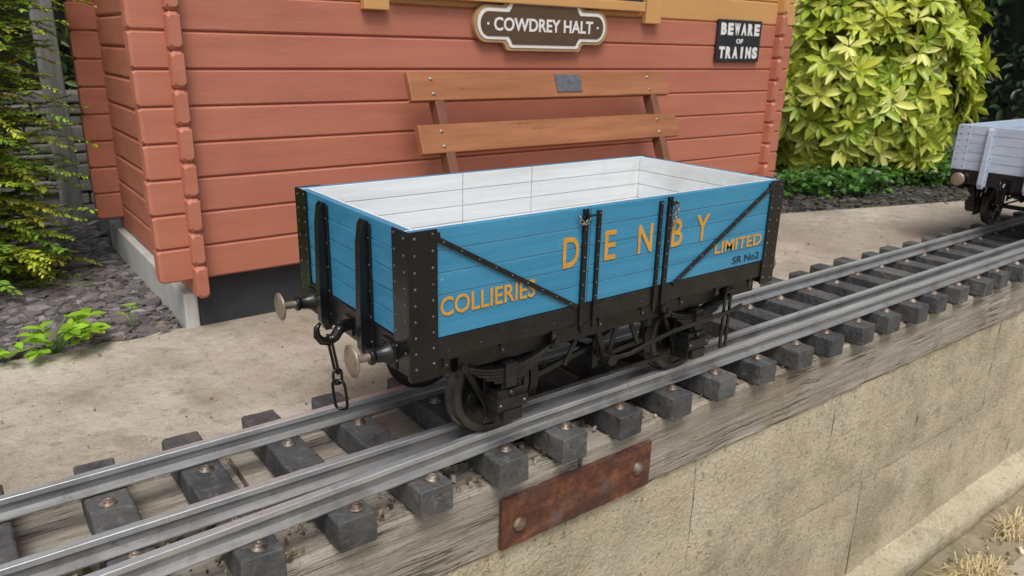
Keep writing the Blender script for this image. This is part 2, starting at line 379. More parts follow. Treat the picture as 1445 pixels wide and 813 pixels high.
def rough_beam(x0,x1,wy,hz,loc,label,seed):
    rs=random.Random(seed); mb=MB(); n=max(12,int((x1-x0)/.06))
    c=.007
    pr=[(0,c),(0,hz*.5),(0,hz-c),(c,hz),(wy*.5,hz),(wy-c,hz),(wy,hz-c),(wy,c),(wy-c,0),(c,0)]
    vs=[];fs=[];m=len(pr)
    for i in range(n+1):
        X_=(x1-x0)*i/n
        for (a,b_) in pr: vs.append((X_,a+rs.uniform(-.0022,.0022),b_+rs.uniform(-.0022,.0022)))
    for i in range(n):
        for j in range(m): a=i*m+j; b_=i*m+(j+1)%m; fs.append((a,b_,b_+m,a+m))
    fs+= [tuple(range(m))[::-1],tuple(range(n*m,n*m+m))]
    mb.add(vs,fs,0,False); o=mb.obj("timber_beam",M_beam,None,loc)
    tag(o,label,"beam","timber beams carrying the track")
for i,(x0,x1) in enumerate([(-3.2,.435),(.445,3.6),(3.61,7.2),(7.21,11)]):
    rough_beam(x0,x1,.115,.167,(x0,.042+(.004 if i==0 else 0),-.268-(.006 if i==0 else 0)),"weathered grey timber beam under the near sleeper ends",i)
for i,(x0,x1) in enumerate([(-3.2,-.2),(-.19,3.0),(3.01,7.0),(7.01,11)]):
    rough_beam(x0,x1,.13,.165,(x0,.318,-.268),"weathered grey timber beam beside the concrete platform",i+9)
rp=empty("joining_plate",(.22,.031,-.263),"rusty steel plate bolted over the beam joint","metal plate")
mb=MB(); 
rs=random.Random(3); n=22; vs=[];fs=[]
for i in range(n+1):
    for (yy,zz) in ((0.011,.002),(0,0.003),(0,.062),(0,.119),(.011,.120)):
        vs.append((.435*i/n+(rs.uniform(-.001,.001) if i in(0,n) else 0),yy+rs.uniform(-.0006,.0006),zz+rs.uniform(-.0013,.0013)))
for i in range(n):
    for j in range(4): a=i*5+j; fs.append((a,a+5,a+6,a+1))
fs+= [(0,1,2,3,4),tuple(n*5+q for q in (4,3,2,1,0))]
mb.add(vs,fs,0,False); mb.obj("plate",M_rust,rp)
for (x,z) in ((.045,.052),(.392,.062)):
    mb=MB(); mb.lathe((x,0,z),(0,-1,0),[(.017,0),(.0165,.003),(.013,.007),(.006,.010),(.0001,.011)],16); mb.obj("bolt",M_bolt,rp)

# ---------------------------------------------------------------- rails
RH=.038
def rail(yf,label):
    prof=[(-.014,-RH+.0004),(.014,-RH+.0004),(.014,-RH+.003),(.0045,-.031),(.0024,-.027),(.0024,-.013),(.0074,-.0105),(.0078,-.001),(.0070,0),(-.0070,0),(-.0078,-.001),(-.0074,-.0105),(-.0024,-.013),(-.0024,-.027),(-.0045,-.031),(-.014,-RH+.003)]
    mb=MB(); X=[-2.9,-1.2,-.9,-.6,-.3,0,.3,.6,1,2,4,7,11.1]; k=len(prof)
    vs=[(x,yf(x)+a,b) for x in X for a,b in prof]
    for i in range(len(X)-1):
        for j in range(k):
            j2=(j+1)%k
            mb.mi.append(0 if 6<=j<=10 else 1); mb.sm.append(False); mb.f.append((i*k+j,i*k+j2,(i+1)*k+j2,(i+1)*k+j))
    mb.v=vs; 
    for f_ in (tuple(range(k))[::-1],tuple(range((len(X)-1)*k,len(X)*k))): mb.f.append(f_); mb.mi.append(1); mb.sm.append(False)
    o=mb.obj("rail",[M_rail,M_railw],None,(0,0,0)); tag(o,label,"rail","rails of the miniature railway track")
def y_out(x): return .083 if x>.3 else .083-.036*min(1,(.3-x)/.9) 
def y_mid(x): return .1400 if x>.3 else .1400+.006*min(1,(.3-x)/.9)
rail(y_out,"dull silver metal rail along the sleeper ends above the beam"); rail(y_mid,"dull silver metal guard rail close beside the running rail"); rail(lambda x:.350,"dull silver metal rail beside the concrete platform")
sdatas=[]
for sv_ in range(6):
    rs=random.Random(50+sv_); mb=MB(); c=.0035; hw=.035; h=.058; n=22
    pr=[(-hw,-h+c),(-hw,-c*1.0),(-hw+c,0),(0,0),(hw-c,0),(hw,-c),(hw,-h+c),(hw-c,-h),(-hw+c,-h)]; m_=len(pr); vs=[];fs=[]
    for i in range(n+1):
        y_=.475*i/n
        for a_,z_ in pr: vs.append((a_+rs.uniform(-.0013,.0013),y_+(rs.uniform(-.002,.002) if i in (0,n) else 0),z_+rs.uniform(-.0012,.0003)))
    for i in range(n):
        for j in range(m_): a=i*m_+j; b_=i*m_+(j+1)%m_; fs.append((a,b_,b_+m_,a+m_))
    fs+= [tuple(range(m_))[::-1],tuple(range(n*m_,n*m_+m_))]
    mb.add(vs,fs); sm=mb.obj("sleeper",M_sleep); sdatas.append(sm.data); bpy.data.objects.remove(sm)
mb=MB(); mb.lathe((0,0,0),(0,0,1),[(.0145,0),(.0145,.0022),(.009,.0026),(.0088,.006),(.006,.0085),(.002,.0088),(.0018,.0065),(.0001,.0063)],14)
bolt0=mb.obj("screw",M_bolt); bm_mesh=bolt0.data; bpy.data.objects.remove(bolt0)
x=-.27-.166*7; si=0
while x<9.5:
    o=bpy.data.objects.new("sleeper",sdatas[(si*5)%6 if si%2 else (si//2)%6]); COL.objects.link(o); si+=1
    yo=.014+random.uniform(-.010,.010)-(.012 if x<-.35 else 0)
    o.location=(x+random.uniform(-.007,.007),yo,-RH-.0003+random.uniform(-.0012,0)); o.rotation_euler=(random.uniform(-.006,.0),random.uniform(-.012,.012),random.uniform(-.03,.03))
    bv=o.modifiers.new("bevel","BEVEL"); bv.width=.0015; bv.segments=1; bv.limit_method="ANGLE"; bv.angle_limit=radians(40)
    tag(o,"dark grey recycled plastic sleeper under the rails","sleeper","sleepers of the miniature track")
    for (dx,yy) in ((.006,y_out(x)-.029-yo),(-.004,(y_mid(x)+.029-yo) if x>-.1 else (y_mid(x)-.029-yo)),(.003,.307),(-.003,.362)):
        s=bpy.data.objects.new("screw",bm_mesh); COL.objects.link(s); s.parent=o; s.location=(dx+random.uniform(-.008,.008),yy,.0002); s.rotation_euler=(random.uniform(-.1,.1),random.uniform(-.1,.1),0)
    x+=.1663

# ================================================================== WAGON
W=.463
def build_wagon(root,mo,mi_,mp,gap,main=True):
    ph=.191/5; z0=.258
    mpl=[mp,M_rivet] if main else [mp,M_under]
    def side(yf,sgn):
        for nm,a,b_ in (("side_planks",.004,.3925),("drop_door",.3945,.5975),("side_planks",.5995,.996)):
            mb=MB()
            for k in range(5):
                za=z0+ph*k+.0008; zb=z0+ph*(k+1)-.0008; d=random.uniform(0,.0008)
                mb.box((a,yf+sgn*(.002+d),za),(b_,yf+sgn*(.0165 if k==4 else .0115),zb),0)
                mb.box((a+.0002,yf+sgn*(.0167 if k==4 else .0127),za),(b_-.0002,yf+sgn*(.021-d),zb),1)
            mb.box((a,yf+sgn*.005,z0),(b_,yf+sgn*.0118,z0+ph*5-.003),2)
            mb.box((a,yf+sgn*.0120,z0),(b_,yf+sgn*.018,z0+ph*5-.003),1)
            mb.obj(nm,[mo,mi_,gap],root,bevel=.0009)
    side(0,1); side(W,-1)
    def end(xf,sgn):
        mb=MB()
        for k in range(5):
            za=z0+ph*k+.0008; zb=z0+ph*(k+1)-.0008; d=random.uniform(0,.0008)
            mb.box((xf+sgn*(.002+d),.0215,za),(xf+sgn*(.0165 if k==4 else .0115),W-.0215,zb),0)
            mb.box((xf+sgn*(.0167 if k==4 else .0127),.0217,za),(xf+sgn*.021,W-.0217,zb),1)
        mb.box((xf+sgn*.005,.0216,z0),(xf+sgn*.0118,W-.0216,z0+ph*5-.003),2)
        mb.box((xf+sgn*.0120,.0216,z0),(xf+sgn*.018,W-.0216,z0+ph*5-.003),1)
        mb.obj("end_planks",[mo,mi_,gap],root,bevel=.0009)
    end(0,1); end(1,-1)
    mb=MB()
    for k in range(14):
        mb.box((.022+.0683*k+.001,.0225,.249),(.022+.0683*(k+1)-.001,W-.0225,.262)); 
    mb.obj("floor",mi_,root,bevel=.001)
    for xs_ in (0,1):
        for ys in (0,1):
            X=lambda v:(v if xs_==0 else 1-v); Y=lambda v:(v if ys==0 else W-v)
            mb=MB(); wx=.053 if xs_==0 else .046
            zb=.200 if main else .258
            mb.box((X(-.0022),Y(-.0022),zb),(X(wx),Y(.0016),.4492)); mb.box((X(-.0022),Y(.0018),zb),(X(.0016),Y(.052),.4492))
            for k in range(9):
                zz=.212+k*.0282
                if zz<zb: continue
                mb.dome((X(.010),Y(-.0022),zz),(0,-1 if ys==0 else 1,0),.0030,1); mb.dome((X(wx-.009),Y(-.0022),zz+.004),(0,-1 if ys==0 else 1,0),.0030,1)
                mb.dome((X(-.0022),Y(.012),zz),(-1 if xs_==0 else 1,0,0),.0030,1); mb.dome((X(-.0022),Y(.044),zz+.004),(-1 if xs_==0 else 1,0,0),.0030,1)
            mb.obj("corner_plate",mpl,root,bevel=.0006,seg=1)
    for ys in (0,1):
        Y=lambda v:(v if ys==0 else W-v); ny=-1 if ys==0 else 1
        for xx,wd in ((.377,.012),(.411,.009),(.583,.009),(.609,.012)):
            mb=MB(); mb.box((xx-wd/2,Y(-.004),.206),(xx+wd/2,Y(.0018),.447 if wd>.010 else .441))
            for k in range(9): mb.dome((xx,Y(-.004),.216+k*.0275),(0,ny,0),.0022,1 if k>1 else 0)
            if wd>.010:
                mb.cyl((xx,Y(-.006),.200),(xx,Y(-.006),.216),.0055,n=10)
                mb.cyl((xx-.012,Y(-.006),.434),(xx+.02,Y(-.006),.434),.0024,n=8)
                mb.lathe((xx,Y(-.008),.434),(1,0,0),[(.005,-.003),(.005,.003)],10)
            mb.obj("door_hinge",mpl,root,bevel=.0005,seg=1)
        for p,q in (((.047,.436),(.366,.256)),((.957,.437),(.638,.254))):
            mb=MB(); mb.bar((p[0],Y(-.0008),p[1]),(q[0],Y(-.0008),q[1]),.0088,.0046,(0,1,0))
            for k in range(9):
                t=(k+.5)/9; mb.dome((p[0]+(q[0]-p[0])*t,Y(-.0031),p[1]+(q[1]-p[1])*t),(0,ny,0),.0022,1)
            mb.box((p[0]-.011,Y(-.0032),p[1]-.007),(p[0]+.011,Y(.0017),p[1]+.007)); 
            mb.obj("diagonal_brace",mpl,root,bevel=.0004,seg=1)
        if ys==0:
            for cx in (.372,.613):
                mb=MB()
                pts=[(cx-.016,-.006,.436),(cx-.012,-.007,.427),(cx-.006,-.008,.421),(cx,-.009,.420),(cx+.005,-.009,.426),(cx+.008,-.008,.434)] if cx<.5 else [(cx+.010+.004*sin(i),-.007,.438-.0085*i) for i in range(7)]
                for i in range(len(pts)-1):
                    a=Vector(pts[i]);b=Vector(pts[i+1]);c=(a+b)/2;d=(b-a).normalized();sd=(d.cross(Vector((0,1,0))) if i%2 else Vector((0,1,0)));sd.normalize()
                    mb.tube([c+d*.0062*cos(t)+sd*.0036*sin(t) for t in [2*pi*q/10 for q in range(10)]],.0011,5,True)
                mb.obj("door_chain",M_chain,root)
    for xs_ in (0,1):
        X=lambda v:(v if xs_==0 else 1-v)
        for yy in (.150,.328):
            mb=MB(); pf=[(.0016,.440),(-.006,.444),(-.012,.436),(-.017,.40),(-.021,.27),(-.021,.205),(-.012,.185),(.0016,.185)]
            mb.prism(pf,lambda a,b:(X(a),yy-.0095,b),lambda a,b:(X(a),yy+.0095,b))
            mb.box((X(-.003),yy-.018,.195),(X(.001),yy+.018,.438))
            for k in range(5):
                mb.dome((X(-.003),yy-.014,.22+k*.048),(-1 if xs_==0 else 1,0,0),.0024,1); mb.dome((X(-.003),yy+.014,.22+k*.048),(-1 if xs_==0 else 1,0,0),.0024,1)
            mb.obj("end_stanchion",mpl,root,bevel=.002)
    mb=MB()
    for ys in (0,1):
        Y=lambda v:(v if ys==0 else W-v)
        mb.box((.004,Y(.0015),.219),(.996,Y(.030),.2575)); mb.box((.02,Y(.034),.170),(.98,Y(.046),.246))
        mb.box((.02,Y(.012),.209),(.98,Y(.0335),.2175))
        for k in (0,2,5,7,12,14,16,20,22,25):
            xx=.075+k*.034; mb.dome((xx,Y(.0015),.231),(0,-1 if ys==0 else 1,0),.0024,0)
        for k in range(8):
            xx=.075+k*.122; mb.box((xx-.006,Y(.0075),.196),(xx+.006,Y(.0115),.2185)); mb.dome((xx,Y(.0075),.202),(0,-1 if ys==0 else 1,0),.0026,1)
    for a,b_ in ((-.001,.030),(.970,1.001)): mb.box((a,.0017,.198),(b_,W-.0017,.2572))
    for xx in (.30,.5,.70): mb.box((xx-.012,.047,.176),(xx+.012,W-.047,.247))
    mb.box((.03,.19,.18),(.97,.215,.246)); mb.box((.03,.25,.18),(.97,.275,.246))
    mb.obj("underframe",[M_under,M_rivet],root,bevel=.0015)
    for wx in (.224,.763):
        ax=empty_child("wheelset",root,(wx,0,.09))
        mb=MB(); mb.cyl((0,.05,0),(0,.40,0),.010,n=14); mb.obj("axle",M_under,ax)
        for ys in (0,1):
            yo=.0725 if ys==0 else .3615; d=1 if ys==0 else -1
            mb=MB()
            mb.lathe((0,yo,0),(0,d,0),[(.0745,.005),(.0745,0.001),(.077,0),(.088,0),(.0900,.002),(.0895,.017),(.094,.0195),(.098,.022),(.098,.025),(.094,.027),(.0745,.027),(.0745,.005)],48,0)
            mb.lathe((0,yo,0),(0,d,0),[(.0005,-.003),(.012,-.003),(.020,.000),(.022,.006),(.022,.026),(.0005,.028)],20,1)
            mb.lathe((0,yo,0),(0,d,0),[(.0746,.0055),(.066,.008),(.05,.0085),(.03,.0055),(.02,.004),(.02,.020),(.062,.020),(.0746,.022)],32,1)
            for q in range(6):
                t=q*pi/3+.2; mb.lathe((cos(t)*.047,yo+d*.0078,sin(t)*.047),(0,d,0),[(.0085,-.0012),(.0095,-.0016),(.0105,-.0004)],12,0)
            mb.obj("wheel",[M_tyre,M_under],ax)
        for ys in (0,1):
            Y=lambda v:(v if ys==0 else W-v); n_=-1 if ys==0 else 1
            mb=MB()
            for s in (-1,1):
                mb.bar((wx+s*.026,Y(.056),.040),(wx+s*.032,Y(.056),.175),.016,.006,(0,1,0))
                mb.bar((wx+s*.030,Y(.056),.072),(wx+s*.088,Y(.056),.176),.011,.006,(0,1,0))
            mb.box((wx-.10,Y(.053),.160),(wx+.10,Y(.059),.203)); mb.box((wx-.040,Y(.053),.034),(wx+.040,Y(.059),.043))
            for s in (-.08,-.04,0,.04,.08): mb.dome((wx+s,Y(.053),.190),(0,n_,0),.003)
            mb.obj("axle_guard",M_under,root,bevel=.0008,seg=1)
            mb=MB(); mb.box((wx-.030,Y(.018),.046),(wx+.030,Y(.068),.112)); mb.box((wx-.036,Y(.010),.074),(wx+.036,Y(.058),.098))
            mb.box((wx-.022,Y(.008),.050),(wx+.022,Y(.020),.073)); mb.dome((wx,Y(.014),.106),(0,n_,0),.007)
            for s in (-1,1): mb.dome((wx+s*.028,Y(.010),.086),(0,n_,0),.004,1)
            mb.box((wx-.016,Y(.024),.112),(wx+.016,Y(.050),.128))
            mb.obj("axle_box",[M_under,M_rivet],root,bevel=.0025)
            mb=MB()
            for k in range(5):
                hl=.108-.018*k; n=13; top=[];bot=[]
                for i in range(n):
                    u=-1+2*i/(n-1); xx=u*hl; zc=.152+.030*(xx/.108)**2-.0060*k+.002
                    top.append((xx,zc+.0026)); bot.append((xx,zc-.0026))
                mb.prism(top+bot[::-1],lambda a,b:(wx+a,Y(.020+.0006*(k%2)),b),lambda a,b:(wx+a,Y(.048),b))
            mb.box((wx-.013,Y(.015),.118),(wx+.013,Y(.052),.166))
            for s in (-1,1):
                mb.box((wx+s*.108-.010,Y(.018),.170),(wx+s*.108+.010,Y(.0515),.208)); mb.cyl((wx+s*.108,Y(.014),.184),(wx+s*.108,Y(.0525),.184),.007,n=10)
            mb.obj("leaf_spring",M_under,root,bevel=.0005,seg=1)
    mb=MB()
    for ys in (0,1):
        Y=lambda v:(v if ys==0 else W-v)
        mb.bar((.455,Y(.040),.20),(.492,Y(.040),.098),.012,.006,(0,1,0)); mb.bar((.530,Y(.040),.20),(.496,Y(.040),.098),.012,.006,(0,1,0))
        mb.bar((.47,Y(.060),.20),(.494,Y(.060),.098),.010,.005,(0,1,0)); mb.bar((.43,Y(.050),.19),(.385,Y(.050),.11),.010,.006,(0,1,0)); mb.bar((.56,Y(.050),.19),(.60,Y(.050),.11),.010,.006,(0,1,0))
        mb.bar((.494,Y(.082),.120),(.335,Y(.082),.088),.012,.008,(0,1,0)); mb.bar((.494,Y(.082),.086),(.652,Y(.082),.098),.012,.008,(0,1,0))
        mb.bar((.494,Y(.075),.070),(.494,Y(.075),.140),.016,.006,(0,1,0))
        mb.bar((.30,Y(.062),.052),(.69,Y(.062),.052),.007,.007,(0,1,0))
        for wx,s in ((.224,1),(.763,-1)):
            pts=[(wx+s*cos(-.35+.7*q/6)*.094,.09+sin(-.35+.7*q/6)*.094) for q in range(7)]
            outer=[(wx+s*cos(-.35+.7*q/6)*.114,.09+sin(-.35+.7*q/6)*.112) for q in range(7)]
            mb.prism(pts+outer[::-1],lambda a,b:(a,Y(.074),b),lambda a,b:(a,Y(.096),b))
            mb.bar((wx+s*.106,Y(.085),.10),(wx+s*.118,Y(.085),.20),.012,.008,(0,1,0))
        mb.box((.38,Y(.036),.19),(.60,Y(.052),.200))
    mb.cyl((.494,.036,.106),(.494,W-.036,.106),.007,n=10)
    mb.obj("brake_gear",M_under,root,bevel=.0006,seg=1)
    mb=MB()
    P=[(.494,.026,.106),(.54,.014,.112),(.60,.006,.130),(.66,.002,.142),(.75,.000,.146),(.84,.001,.148),(.90,.003,.156)]
    for i in range(len(P)-1): mb.bar(P[i],P[i+1],.0095,.005,(0,1,0))
    mb.cyl((.494,.018,.106),(.494,.045,.106),.013,n=14)
    mb.obj("brake_lever",M_under,root,bevel=.0008,seg=1)
    mb=MB()
    for xx in (.842,.862): mb.bar((xx,.010,.060),(xx,.010,.208),.007,.004,(0,1,0))
    mb.box((.838,.008,.056),(.866,.012,.062)); mb.box((.836,.003,.196),(.868,.0085,.2035))
    mb.obj("lever_guard",M_under,root)
    for xs_ in (0,1):
        X=lambda v:(v if xs_==0 else 1-v); d=-1 if xs_==0 else 1
        for yy in (.068,.397):
            bf=empty_child("buffer",root,(X(-.001),yy,.224))
            mb=MB(); mb.box((0,-.024,-.024),(d*.005,.024,.024))
            mb.lathe((0,0,0),(d,0,0),[(.021,.005),(.018,.009),(.0145,.020),(.0125,.032),(.0150,.035),(.0150,.041),(.0105,.0415),(.0001,.0415)],20)
            for a in (-1,1):
                for b_ in (-1,1): mb.dome((d*.005,a*.018,b_*.018),(d,0,0),.004)
            mb.obj("buffer_stock",M_under,bf,bevel=.001)
            mb=MB(); mb.lathe((0,0,0),(d,0,0),[(.0068,.041),(.0068,.064),(.010,.067),(.026,.0705),(.0285,.0720),(.0285,.074),(.024,.0765),(.014,.078),(.0001,.0788)],28); mb.obj("buffer_head",M_brass,bf)
        mb=MB()
        mb.box((X(0),.2315-.018,.206),(X(-.005),.2315+.018,.240))
        mb.bar((X(-.004),.2315,.224),(X(-.022),.2315,.222),.020,.011,(0,1,0))
        hk=[(-.016,.222),(-.024,.216),(-.032,.205),(-.044,.198),(-.058,.202),(-.067,.214),(-.067,.229),(-.059,.238)]
        mb.tube([(X(a),.2315,b_) for a,b_ in hk],[.0105,.0105,.0100,.0090,.0080,.0070,.0055,.003],10)
        mb.obj("coupling_hook",M_black,root)
        if xs_==0:
            def link(cz,hl,hw,plane,xc,r=.0030,tilt=0):
                mb=MB(); pts=[]
                for q in range(28):
                    t=2*pi*q/28; a=cos(t);c=sin(t)
                    zz=(hl-hw)*(1 if c>=0 else -1)*min(1,abs(c)*3)+hw*c; ww=hw*(abs(a)**.7)*(1 if a>=0 else -1)
                    if plane=="d": dx,dy=ww*.72,-ww*.7
                    else: dx,dy=(ww if plane=="x" else 0),(ww if plane=="y" else 0)
                    pts.append((xc+dx+tilt*zz,.2315+dy,cz+zz))
                mb.tube(pts,r,7,True); return mb.obj("coupling_link",M_black,root)
            link(.170,.040,.0100,"y",-.038,.0029,-.16); link(.122,.0145,.0085,"x",-.031,.0029,-.05); link(.083,.031,.0125,"d",-.028,.0030,-.08)

wg=empty("railway_wagon",(0,0,0),"blue open plank wagon with gold lettering and black ironwork","wagon")
build_wagon(wg,M_blue,M_white,M_black,M_gap)
ty=.0014
def T(s,x0,x1,z0,z1,mat=M_gold,bold=.0): return text_mesh("lettering",s,x0,x1,z0,z1,ty,mat,wg,bold,.0007)
for ch,xc,hw in (("D",.346,.0200),("E",.447,.0150),("N",.545,.0205),("B",.641,.0170),("Y",.722,.0215)):
    T(ch,xc-hw,xc+hw,.338,.397,bold=.012)
T("COLLIERIES",.059,.262,.296,.330,bold=.014); T("LIMITED",.772,.942,.301,.328,bold=.014)
T("SR No2",.842,.940,.267,.284,M_let,.0)
wg2=empty("railway_wagon",(3.02,.02,0),"pale grey open plank wagon standing further along the same track","wagon")
build_wagon(wg2,M_grey,M_grey,M_grey,M_greygap,False)

# ================================================================== SHED
shed=empty("shed",(0,1.2,0),"terracotta and ochre painted timber halt building with notched corners","shed")
BH=.0983; Z0=.063; NB=14
def bprof(t,h,c): return [(c,0.0006),(t-c,0.0006),(t,c),(t,h-c),(t-c,h-.0006),(c,h-.0006),(0,h-c),(0,c)]
def boards(name,axis,a0,a1,p0,t,zoff=0,n=NB,jit=.005,c=.0065,ch=.008,sc_=.90):
    mb=MB()
    for k in range(n):
        z=Z0+zoff+k*BH; mi=1 if z>.82 else 0; e0=a0+random.uniform(-jit,jit)*.5; e1=a1+random.uniform(-jit,jit)*.5; pj=random.uniform(-.0008,.0008)
        pr=bprof(t,BH,c)
        def ring(a,sc):
            out=[]
            for (u,v) in pr:
                uu=t/2+(u-t/2)*sc+pj; vv=BH/2+(v-BH/2)*sc
                out.append((a,p0+uu,z+vv) if axis=="x" else (p0+uu,a,z+vv))
            return out
        rings=[ring(e0,sc_),ring(e0+ch,1),ring(e1-ch,1),ring(e1,sc_)]
        vs=sum(rings,[]); fs=[]
        for r in range(3):
            for i in range(8): fs.append((r*8+i,r*8+(i+1)%8,(r+1)*8+(i+1)%8,(r+1)*8+i))
        fs.append(tuple(range(8))[::-1]); fs.append(tuple(range(24,32)))
        mb.add(vs,fs,mi)
    return mb.obj(name,[M_red,M_och],shed)
boards("front_wall","x",-.135,2.765,0,.05,ch=.010,sc_=.88)
boards("back_wall","x",-.135,2.765,.98,.05,ch=.010,sc_=.88)
boards("side_wall","y",-.040,1.07,-.046,.035,-BH/2,NB+1,c=.009,ch=.010,sc_=.80)
boards("side_wall","y",-.040,1.07,2.62,.035,-BH/2,NB+1,c=.009,ch=.010,sc_=.80)
mb=MB(); mb.box((-.026,.052,-.12),(2.64,.098,.066)); mb.obj("plinth",M_plinth,shed,bevel=.003)
mb=MB(); mb.box((-.068,.044,-.13),(-.028,1.2,.012)); mb.obj("foundation_kerb",M_kerb,shed,bevel=.006)
win=empty_child("window",shed,(1.165,0,.9))
mb=MB(); 
for xx in (-.605,.605): mb.box((xx-.042,-.03,-.072),(xx+.042,-.001,.50))
mb.box((-.55,-.035,-.030),(.55,-.0015,.005)); mb.box((-.55,-.03,.45),(.55,-.0015,.50)); mb.box((-.02,-.028,.007),(.02,-.002,.448))
mb.obj("frame",M_och,win,bevel=.003)
mb=MB(); mb.box((-.56,-.008,.006),(.56,-.003,.449)); mb.obj("glass",M_glass,win)
mb=MB()
for s,y0,y1 in ((1,-.16,.53),(-1,.53,1.22)):
    za=Z0+NB*BH-.02; zb=za+.30
    z_0,z_1=(za,zb) if s==1 else (zb,za)
    mb.add([(-.22,y0,z_0),(2.86,y0,z_0),(2.86,y1,z_1),(-.22,y1,z_1),(-.22,y0,z_0+.03),(2.86,y0,z_0+.03),(2.86,y1,z_1+.03),(-.22,y1,z_1+.03)],[(0,3,2,1),(4,5,6,7),(0,1,5,4),(2,3,7,6),(0,4,7,3),(1,2,6,5)])
mb.obj("roof",M_felt,shed)
for xx in (-.03,2.65):
    mb=MB(); mb.prism([(.0,Z0+NB*BH-.01),(1.06,Z0+NB*BH-.01),(.53,Z0+NB*BH+.22)],lambda a,b:(xx-.01,a,b),lambda a,b:(xx+.02,a,b))
    mb.obj("gable",M_och,shed)

sg=empty("name_sign",(1.222,1.198,.803),"brown totem name board with white lettering on the shed wall","sign")
def totem(hw,hh,mw,mh,r):
    P=[]
    def arc(cx,cz,rx,rz,a0,a1,n=7):
        for i in range(n+1):
            t=radians(a0+(a1-a0)*i/n); P.append((cx+rx*cos(t),cz+rz*sin(t)))
    e=hh*.85
    arc(hw-e,0,e,hh,-90,90,14)
    P.append((mw+.012,hh)); arc(mw-r,mh-r,r,r,0,90,5)
    arc(-(mw-r),mh-r,r,r,90,180,5); P.append((-(mw+.012),hh))
    arc(-(hw-e),0,e,hh,90,270,14)
    P.append((-(mw+.012),-hh)); arc(-(mw-r),-(mh-r),r,r,180,270,5)
    arc(mw-r,-(mh-r),r,r,270,360,5); P.append((mw+.012,-hh))
    return P
for nm,args,y0,y1,mt in (("backing_board",(.304,.060,.174,.086,.016),0,-.022,M_sign_t),("border",(.291,.050,.161,.076,.013),-.0225,-.0245,M_sign_w),("sign_face",(.280,.0395,.150,.0655,.011),-.0250,-.0262,M_sign_b)):
    mb=MB(); mb.prism(totem(*args),lambda a,b:(a,y0,b),lambda a,b:(a,y1,b)); mb.obj(nm,mt,sg)
text_mesh("lettering","COWDREY HALT",-.226,.226,-.022,.022,-.0265,M_sign_w,sg,.022,.001)
for s in (-1,1):
    mb=MB(); mb.cyl((s*.250,-.0262,0),(s*.250,-.028,0),.0045,n=10); mb.obj("screw",M_sign_w,sg)
ws=empty("warning_sign",(2.345,1.197,.775),"black warning board with white block letters on the shed wall","sign")
mb=MB(); mb.box((-.152,-.012,-.088),(.152,0,.088)); mb.obj("board",M_sign_k,ws,bevel=.002)
def spaced(s,x0,x1,z0,z1,bold):
    wd=(x1-x0)/len(s)
    for i,ch in enumerate(s):
        k=.80 if ch!="I" else .30
        cx=x0+wd*(i+.5); text_mesh("lettering",ch,cx-wd*k/2,cx+wd*k/2,z0,z1,-.0125,M_sign_w,ws,bold,.001)
spaced("BEWARE",-.140,.140,.024,.074,.06)
text_mesh("lettering","OF",-.024,.024,-.011,.009,-.0125,M_sign_w,ws,.03,.001)
spaced("TRAINS",-.140,.140,-.074,-.024,.06)

# ================================================================== BENCH
bn=empty("park_bench",(1.215,.85,-.098),"brown slatted wooden bench with small plaque against the shed","bench")
bo=.098
mb=MB()
def slat(cz,cy,x0,x1,h=.092,t=.026):
    lean=.38
    u=Vector((0,sin(lean),cos(lean)));nn=Vector((0,-cos(lean),sin(lean)))
    c=Vector((0,cy,cz))
    vs=[Vector((x,0,0))+c+u*a*h/2+nn*b_*t/2 for x in (x0,x1) for a in(-1,1) for b_ in(-1,1)]
    mb.add(vs,[(0,1,3,2),(4,6,7,5),(0,4,5,1),(2,3,7,6),(0,2,6,4),(1,5,7,3)],0)
    for xx in (x0+.08,x1-.11):
        for a in (-.55,.5):
            mb.dome(Vector((xx,0,0))+c+u*a*h/2+nn*t/2,nn,.008,1)
slat(.603+bo,.242,-.600,.565); slat(.447+bo,.180,-.600,.572)
mb.obj("backrest",[M_bench,M_brass],bn,bevel=.005)
mb=MB(); lean=.38; u=Vector((0,sin(lean),cos(lean)));nn=Vector((0,-cos(lean),sin(lean)));c=Vector((.045,.242,.606+bo))+nn*.0145
mb.bar(c-Vector((.058,0,0)),c+Vector((.058,0,0)),.062,.003,nn); mb.obj("plaque",M_plaque,bn)
mb=MB()
for k in range(5): mb.box((-.60,-.17+k*.075,.36),(.57,-.11+k*.075,.385))
mb.obj("seat",M_bench,bn,bevel=.004)
for xx in (-.50,.475):
    mb=MB(); mb.bar((xx,.09,.30),(xx,.268,.735),.044,.034,(1,0,0)); mb.bar((xx,.10,.33),(xx,.16,0.0),.05,.034,(1,0,0)); mb.bar((xx,-.14,.36),(xx,-.16,0.0),.05,.034,(1,0,0)); mb.box((xx-.018,-.17,.315),(xx+.018,.12,.36))
    mb.obj("leg",M_bleg,bn,bevel=.003)

